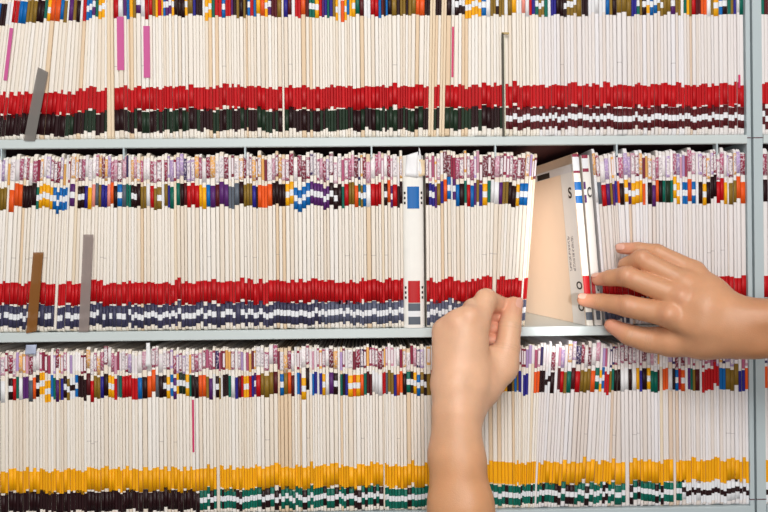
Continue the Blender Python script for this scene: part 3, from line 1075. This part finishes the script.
def surface_nets(val, origin, h):
    nx, ny, nz = val.shape
    ins = val < 0
    cnt = np.zeros((nx - 1, ny - 1, nz - 1), np.int8)
    acc = np.zeros((nx - 1, ny - 1, nz - 1, 3), np.float64)
    num = np.zeros((nx - 1, ny - 1, nz - 1), np.float64)
    sl = lambda o, n: slice(o, n - 1 + o)
    corners = [(i, j, k) for i in (0, 1) for j in (0, 1) for k in (0, 1)]
    cv = {c: val[sl(c[0], nx), sl(c[1], ny), sl(c[2], nz)] for c in corners}
    for c in corners:
        cnt += (cv[c] < 0)
    for a in corners:
        for ax in range(3):
            if a[ax] == 0:
                b = list(a); b[ax] = 1; b = tuple(b)
                va, vb = cv[a], cv[b]
                cross = (va < 0) != (vb < 0)
                t = np.where(cross, va / np.where(cross, va - vb, 1), 0)
                for k in range(3):
                    acc[..., k] += np.where(cross, a[k] + (t if k == ax else 0), 0)
                num += cross
    act = (cnt > 0) & (cnt < 8)
    idx = -np.ones(act.shape, np.int64)
    idx[act] = np.arange(act.sum())
    ijk = np.argwhere(act)
    verts = origin + h * (ijk + acc[act] / num[act][:, None])
    faces = []
    for ax in range(3):
        o1, o2 = [(1, 2), (2, 0), (0, 1)][ax]
        sa = [slice(None)] * 3; sb = [slice(None)] * 3
        sa[ax] = slice(0, -1); sb[ax] = slice(1, None)
        A, B = ins[tuple(sa)], ins[tuple(sb)]
        e = np.argwhere(A != B)
        ok = (e[:, o1] > 0) & (e[:, o2] > 0) & (e[:, o1] < val.shape[o1] - 1) & (e[:, o2] < val.shape[o2] - 1)
        e = e[ok]
        d1 = np.zeros(3, int); d1[o1] = 1
        d2 = np.zeros(3, int); d2[o2] = 1
        q = [e - d1 - d2, e - d2, e, e - d1]
        q = np.stack([idx[tuple(x.T)] for x in q], 1)
        flip = ~A[tuple(e.T)]
        q[flip] = q[flip][:, ::-1]
        faces.append(q)
    return verts, np.concatenate(faces)


def J(px, py, d, r):
    """joint: photo position, millimetres in front of the folder fronts, radius in photo pixels -> (point, radius in metres)"""
    q = P(px, py, d / 1000)
    return np.array(q), r * S * (D - d / 1000) / D


M_SKIN, nt, b = new_mat('skin')
vc = nt.nodes.new('ShaderNodeVertexColor'); vc.layer_name = 'Col'
n1 = nt.nodes.new('ShaderNodeTexNoise'); n1.inputs['Scale'].default_value = 45; n1.inputs['Detail'].default_value = 5
n2 = nt.nodes.new('ShaderNodeTexNoise'); n2.inputs['Scale'].default_value = 700; n2.inputs['Detail'].default_value = 3
tc = nt.nodes.new('ShaderNodeTexCoord')
nt.links.new(tc.outputs['Object'], n1.inputs['Vector']); nt.links.new(tc.outputs['Object'], n2.inputs['Vector'])
mr = nt.nodes.new('ShaderNodeMapRange'); mr.inputs['To Min'].default_value = 0.86; mr.inputs['To Max'].default_value = 1.12
nt.links.new(n1.outputs['Fac'], mr.inputs['Value'])
mx = nt.nodes.new('ShaderNodeVectorMath'); mx.operation = 'SCALE'
nt.links.new(vc.outputs['Color'], mx.inputs[0]); nt.links.new(mr.outputs['Result'], mx.inputs['Scale'])
nt.links.new(mx.outputs['Vector'], b.inputs['Base Color'])
bp = nt.nodes.new('ShaderNodeBump'); bp.inputs['Strength'].default_value = 0.3; bp.inputs['Distance'].default_value = 0.001
nt.links.new(n2.outputs['Fac'], bp.inputs['Height']); nt.links.new(bp.outputs['Normal'], b.inputs['Normal'])
b.inputs['Roughness'].default_value = 0.42
b.inputs['Specular IOR Level'].default_value = 0.5
b.inputs['Subsurface Weight'].default_value = 0.15
b.inputs['Subsurface Radius'].default_value = (0.008, 0.003, 0.0015)
M_NAIL = flat('fingernail', lin(222, 168, 148), 0.38, noise=0.03, scale=200)


def build_hand(label, palm, fingers, nails, tone, lo, hi, h=0.0014, kp=0.012, kf=0.006, bumps=(), creases=()):
    lo, hi = np.array(lo), np.array(hi)
    n = np.ceil((hi - lo) / h).astype(int) + 1
    g = np.stack(np.meshgrid(*[lo[i] + h * np.arange(n[i]) for i in range(3)], indexing='ij'), -1)
    f = None
    for chain in palm:
        for (a, ra), (b_, rb) in zip(chain[:-1], chain[1:]):
            d = rcone(g, a, b_, ra, rb)
            f = d if f is None else smin(f, d, kp)
    for (a, ra) in bumps:
        f = smin(f, np.linalg.norm(g - a, axis=-1) - ra, 0.008)
    pieces = []
    for chain, k in fingers:
        fd = None
        for (a, ra), (b_, rb) in zip(chain[:-1], chain[1:]):
            d = rcone(g, a, b_, ra, rb)
            fd = d if fd is None else smin(fd, d, 0.003)
        pieces.append(smin(f, fd, k))
    for p_ in pieces:
        f = np.minimum(f, p_)
    for (a, b_, r) in creases:
        f = -smin(-f, rcone(g, a, b_, r, r), 0.0025)
    v, q = surface_nets(f, lo, h)
    me_ = bpy.data.meshes.new('hand')
    me_.from_pydata(v.tolist(), [], q.tolist())
    me_.polygons.foreach_set('use_smooth', [True] * len(me_.polygons))
    base = np.array(tone[0]); tipc = np.array(tone[1]); arm = np.array(tone[2])
    col = np.tile(base, (len(v), 1))
    w = np.zeros(len(v))
    for chain, k in fingers:
        tp = chain[-1][0]
        w = np.maximum(w, np.clip(1 - np.linalg.norm(v - tp, axis=1) / 0.030, 0, 1))
    for (a, ra) in bumps:
        w = np.maximum(w, 0.35 * np.clip(1 - np.linalg.norm(v - a, axis=1) / 0.018, 0, 1))
    wa = np.clip((np.linalg.norm(v - tone[3], axis=1) - tone[4]) / 0.09, 0, 1)
    wa2 = np.clip((np.linalg.norm(v - tone[3], axis=1) - tone[4] + 0.035) / 0.03, 0, 1)
    col = col * (1 - w[:, None]) + tipc * w[:, None]
    col = col * (1 - wa[:, None]) + arm * wa[:, None]
    dark = np.zeros(len(v))
    for chain, k in fingers:                    # skin folds over the finger joints
        for a, b_, c_ in zip(chain[:-2], chain[1:-1], chain[2:]):
            ax = (c_[0] - b_[0]) / np.linalg.norm(c_[0] - b_[0]) + (b_[0] - a[0]) / np.linalg.norm(b_[0] - a[0])
            ax = ax / np.linalg.norm(ax)
            rel = v - b_[0]
            sdist = rel @ ax
            near = np.clip(1.6 - np.linalg.norm(rel, axis=1) / (b_[1] * 1.05), 0, 1)
            for off in (-0.0030, 0.0, 0.0030):
                dark += near * np.exp(-((sdist - off + 0.0006 * np.sin(rel[:, 2] * 900)) / 0.0009) ** 2)
    col = col * (1 - 0.16 * np.clip(dark, 0, 1))[:, None]
    at = me_.color_attributes.new('Col', 'FLOAT_COLOR', 'POINT')
    at.data.foreach_set('color', np.concatenate([col, np.ones((len(v), 1))], 1).astype(np.float32).ravel())
    me_.update()
    o = link('hand', me_, None, (M_SKIN,))
    vg = o.vertex_groups.new(name='forearm')
    for q in range(11):
        ids = np.nonzero(np.round(wa2 * 10).astype(int) == q)[0].tolist()
        if ids and q:
            vg.add(ids, q / 10, 'REPLACE')
    sm = o.modifiers.new('soft', 'SMOOTH'); sm.factor = 0.5; sm.iterations = 3
    sm = o.modifiers.new('soft_arm', 'SMOOTH'); sm.factor = 0.5; sm.iterations = 30; sm.vertex_group = 'forearm'
    tag(o, label, 'hand', None)
    for (c, ax, nrm, r, wd_, ln) in nails:
        ax = Vector(ax).normalized(); nrm = Vector(nrm); nrm = (nrm - ax * nrm.dot(ax)).normalized()
        sd = ax.cross(nrm)
        N = 10
        vv, ff = [], []
        for j in range(N + 1):
            tt = j / N * 2 - 1
            wloc = wd_ * (1 - abs(tt) ** 3.2 * 0.75)
            for i in range(N + 1):
                a_ = (i / N * 2 - 1) * wloc / r
                vv.append(Vector(c) + ax * (tt * ln) + sd * (r * math.sin(a_)) + nrm * (r * math.cos(a_) + 0.0004 - 0.0008 * abs(tt) ** 3))
        for j in range(N):
            for i in range(N):
                a_ = j * (N + 1) + i
                ff.append((a_, a_ + 1, a_ + N + 2, a_ + N + 1))
        no = link('fingernail', mesh('fingernail', vv, ff, (M_NAIL,), None, True), o)
        md = no.modifiers.new('thick', 'SOLIDIFY'); md.thickness = 0.0008; md.offset = 0
    return o


def nail(chain, back, nrm, r_px_scale=1.0, wd_=0.0042, ln=0.0048):
    (a, ra), (b_, rb) = chain[-2], chain[-1]
    ax = Vector(b_ - a).normalized()
    c = Vector(b_) - ax * back
    return (c, ax, nrm, rb * r_px_scale, wd_, ln)


def bounds(chains, pad=0.004, clip=None):
    pts = np.array([a - r for c in chains for a, r in c] + [a + r for c in chains for a, r in c])
    return pts.min(0) - pad, pts.max(0) + pad


# ---- raised hand: forearm from below, fingers curled, thumb up along the folder edges
L_palm = [
    [J(478, 600, 128, 30), J(467.5, 505, 112, 25), J(464.5, 460, 104, 20), J(463, 415, 96, 17)],
    [J(448, 600, 122, 28), J(452, 505, 108, 23), J(449, 455, 98, 19.5), J(450, 415, 92, 18)],
    [J(457, 480, 106, 19.5), J(458, 385, 92, 17)],
    [J(450, 410, 90, 15), J(445.5, 385, 82, 13.5), J(444.5, 331, 62, 13)],
    [J(455, 410, 94, 15), J(454, 385, 90, 14), J(456, 323, 72, 13)],
    [J(460, 410, 95, 15), J(465, 385, 90, 14), J(468, 318, 76, 12.5)],
    [J(465, 410, 92, 15), J(474, 385, 86, 15), J(477, 322, 70, 12.0)],
    [J(469, 412, 84, 15), J(485, 388, 70, 15), J(503, 366, 56, 15)],
    [J(462, 400, 80, 16), J(478, 370, 66, 17), J(488, 358, 58, 12)],
]
L_index = [J(477, 322, 70, 12), J(486, 300, 52, 11.6), J(501, 305.5, 26, 9.0), J(507, 316, 18, 7.5)]
L_middle = [J(468, 318, 74, 12), J(473, 308.5, 50, 10.2), J(485, 313, 28, 8.5), J(498, 316.5, 28, 6.2)]
L_ring = [J(456, 323, 68, 12), J(459, 319, 48, 10.2), J(482, 326, 30, 8), J(497, 328.8, 30, 6.0)]
L_pinky = [J(444.5, 331, 60, 11.5), J(448, 327, 44, 9.5), J(478, 338, 32, 7), J(495, 340.5, 34, 5.7)]
L_thumb = [J(502, 368, 60, 14.5), J(507.5, 348, 54, 12.6), J(509.8, 327, 48, 11.4), J(513.6, 305.5, 33, 9.4)]
ch = L_palm + [L_index, L_middle, L_ring, L_pinky, L_thumb]
lo, hi = bounds(ch)
SKIN_L = [lin(226, 178, 144)[:3], lin(230, 160, 134)[:3], lin(208, 152, 110)[:3], J(470, 350, 70, 1)[0], 0.07]
build_hand('bare hand on a raised forearm, fingers curled in, thumb pressed along the folder edges', L_palm,
           [(L_index, 0.008), (L_middle, 0.003), (L_ring, 0.0025), (L_pinky, 0.0025), (L_thumb, 0.010)],
           [nail(L_thumb, 0.000, R * 0.5 - F * 0.85 + U * 0.1, 1.0, 0.0066, 0.0082)],
           SKIN_L, lo, hi,
           bumps=[J(470, 316, 82, 8), J(456, 323, 80, 7)])

# ---- hand reaching in from the side, fingertips on the white folder edges
R_palm = [
    [J(880, 318, 150, 26), J(790, 318, 125, 20.5), J(755, 319, 110, 19), J(728, 314, 98, 17)],
    [J(880, 340, 142, 26), J(790, 337, 118, 20.5), J(755, 338, 104, 19), J(728, 338, 92, 18)],
    [J(738, 316, 98, 18), J(712, 292, 86, 14), J(694, 272, 66, 10.5)],
    [J(738, 322, 102, 18), J(708, 302, 94, 15), J(686, 284, 78, 11.5)],
    [J(738, 328, 102, 18), J(704, 312, 96, 16), J(681, 298, 84, 12.5)],
    [J(738, 334, 98, 18), J(702, 326, 92, 17), J(671, 315, 82, 13)],
    [J(738, 338, 88, 19), J(704, 338, 78, 20), J(672, 341, 60, 15)],
]
R_index = [J(671, 315, 80, 13), J(627, 306, 55, 11), J(601, 302, 30, 8.6), J(583.5, 300, 14, 6.8)]
R_middle = [J(681, 297, 82, 12.5), J(627, 276.5, 58, 10.5), J(610, 278, 36, 8.2), J(598, 279.5, 18, 6.6)]
R_ring = [J(686, 283, 76, 11.5), J(641, 259, 56, 9.6), J(626, 265, 34, 7.6), J(620, 276, 18, 6.0)]
R_pinky = [J(694, 271, 66, 10.5), J(657, 252, 46, 8.2), J(638, 249, 34, 7.0), J(621, 248.3, 22, 6.0)]
R_thumb = [J(672, 341, 58, 15), J(648, 340, 46, 12.5), J(629, 335, 40, 10.5), J(611, 325.5, 29, 7.2)]
ch = R_palm + [R_index, R_middle, R_ring, R_pinky, R_thumb]
lo, hi = bounds(ch)
SKIN_R = [lin(207, 152, 114)[:3], lin(224, 156, 132)[:3], lin(180, 120, 78)[:3], J(660, 300, 70, 1)[0], 0.08]
build_hand('bare hand reaching sideways, spread fingertips pressing on white folder edges', R_palm,
           [(R_index, 0.007), (R_middle, 0.007), (R_ring, 0.007), (R_pinky, 0.007), (R_thumb, 0.009)],
           [nail(R_index, 0.001, -F * 0.8 + U * 0.55, 1.0, 0.0052, 0.0065),
            nail(R_middle, 0.001, -F * 0.8 + U * 0.6, 1.0, 0.0050, 0.0062),
            nail(R_pinky, 0.0005, -F * 0.95 + U * 0.2, 1.0, 0.0048, 0.0062)],
           SKIN_R, lo, hi,
           bumps=[J(669, 314, 92, 8), J(681, 296, 94, 6), J(627, 305, 62, 6.5), J(626, 275, 64, 6.5), J(642, 257, 61, 6)])

# ------------------------------------------------------------------ light
def area(name, loc, target, size, power, col):
    l = bpy.data.lights.new(name, 'AREA'); l.shape = 'DISK'; l.size = size; l.energy = power; l.color = col
    o = bpy.data.objects.new(name, l); COL.objects.link(o)
    o.location = loc
    o.rotation_euler = (Vector(target) - Vector(loc)).to_track_quat('-Z', 'Y').to_euler()
    return o


area('softbox', (-0.05, -2.1, 1.40), (0, 0, -0.02), 1.1, 43, (1.0, 0.97, 0.94))
area('fill_lamp', (0.02, -1.6, 0.05), (0, 0, 0), 0.6, 9.5, (1.0, 0.97, 0.94))
sp = bpy.data.lights.new('added_gap_spot', 'SPOT'); sp.energy = 370; sp.color = (1.0, 0.97, 0.95)  # added spotlight without a visible source, brightens the tan folder side
sp.spot_size = math.radians(9.5); sp.spot_blend = 0.6; sp.shadow_soft_size = 0.03
spo = bpy.data.objects.new('added_gap_spot', sp); COL.objects.link(spo)
spo.location = (0.09, -1.75, 0.03)
spo.rotation_euler = (Vector((0.2365, 0.0, -0.005)) - spo.location).to_track_quat('-Z', 'Y').to_euler()
spo.scale = (0.25, 1, 1)
w = bpy.data.worlds.new('world'); scene.world = w
w.use_nodes = True
w.node_tree.nodes['Background'].inputs['Color'].default_value = (1.0, 0.97, 0.94, 1)
w.node_tree.nodes['Background'].inputs['Strength'].default_value = 0.33
scene.view_settings.view_transform = 'Standard'
scene.view_settings.look = 'None'
scene.view_settings.exposure = -0.14
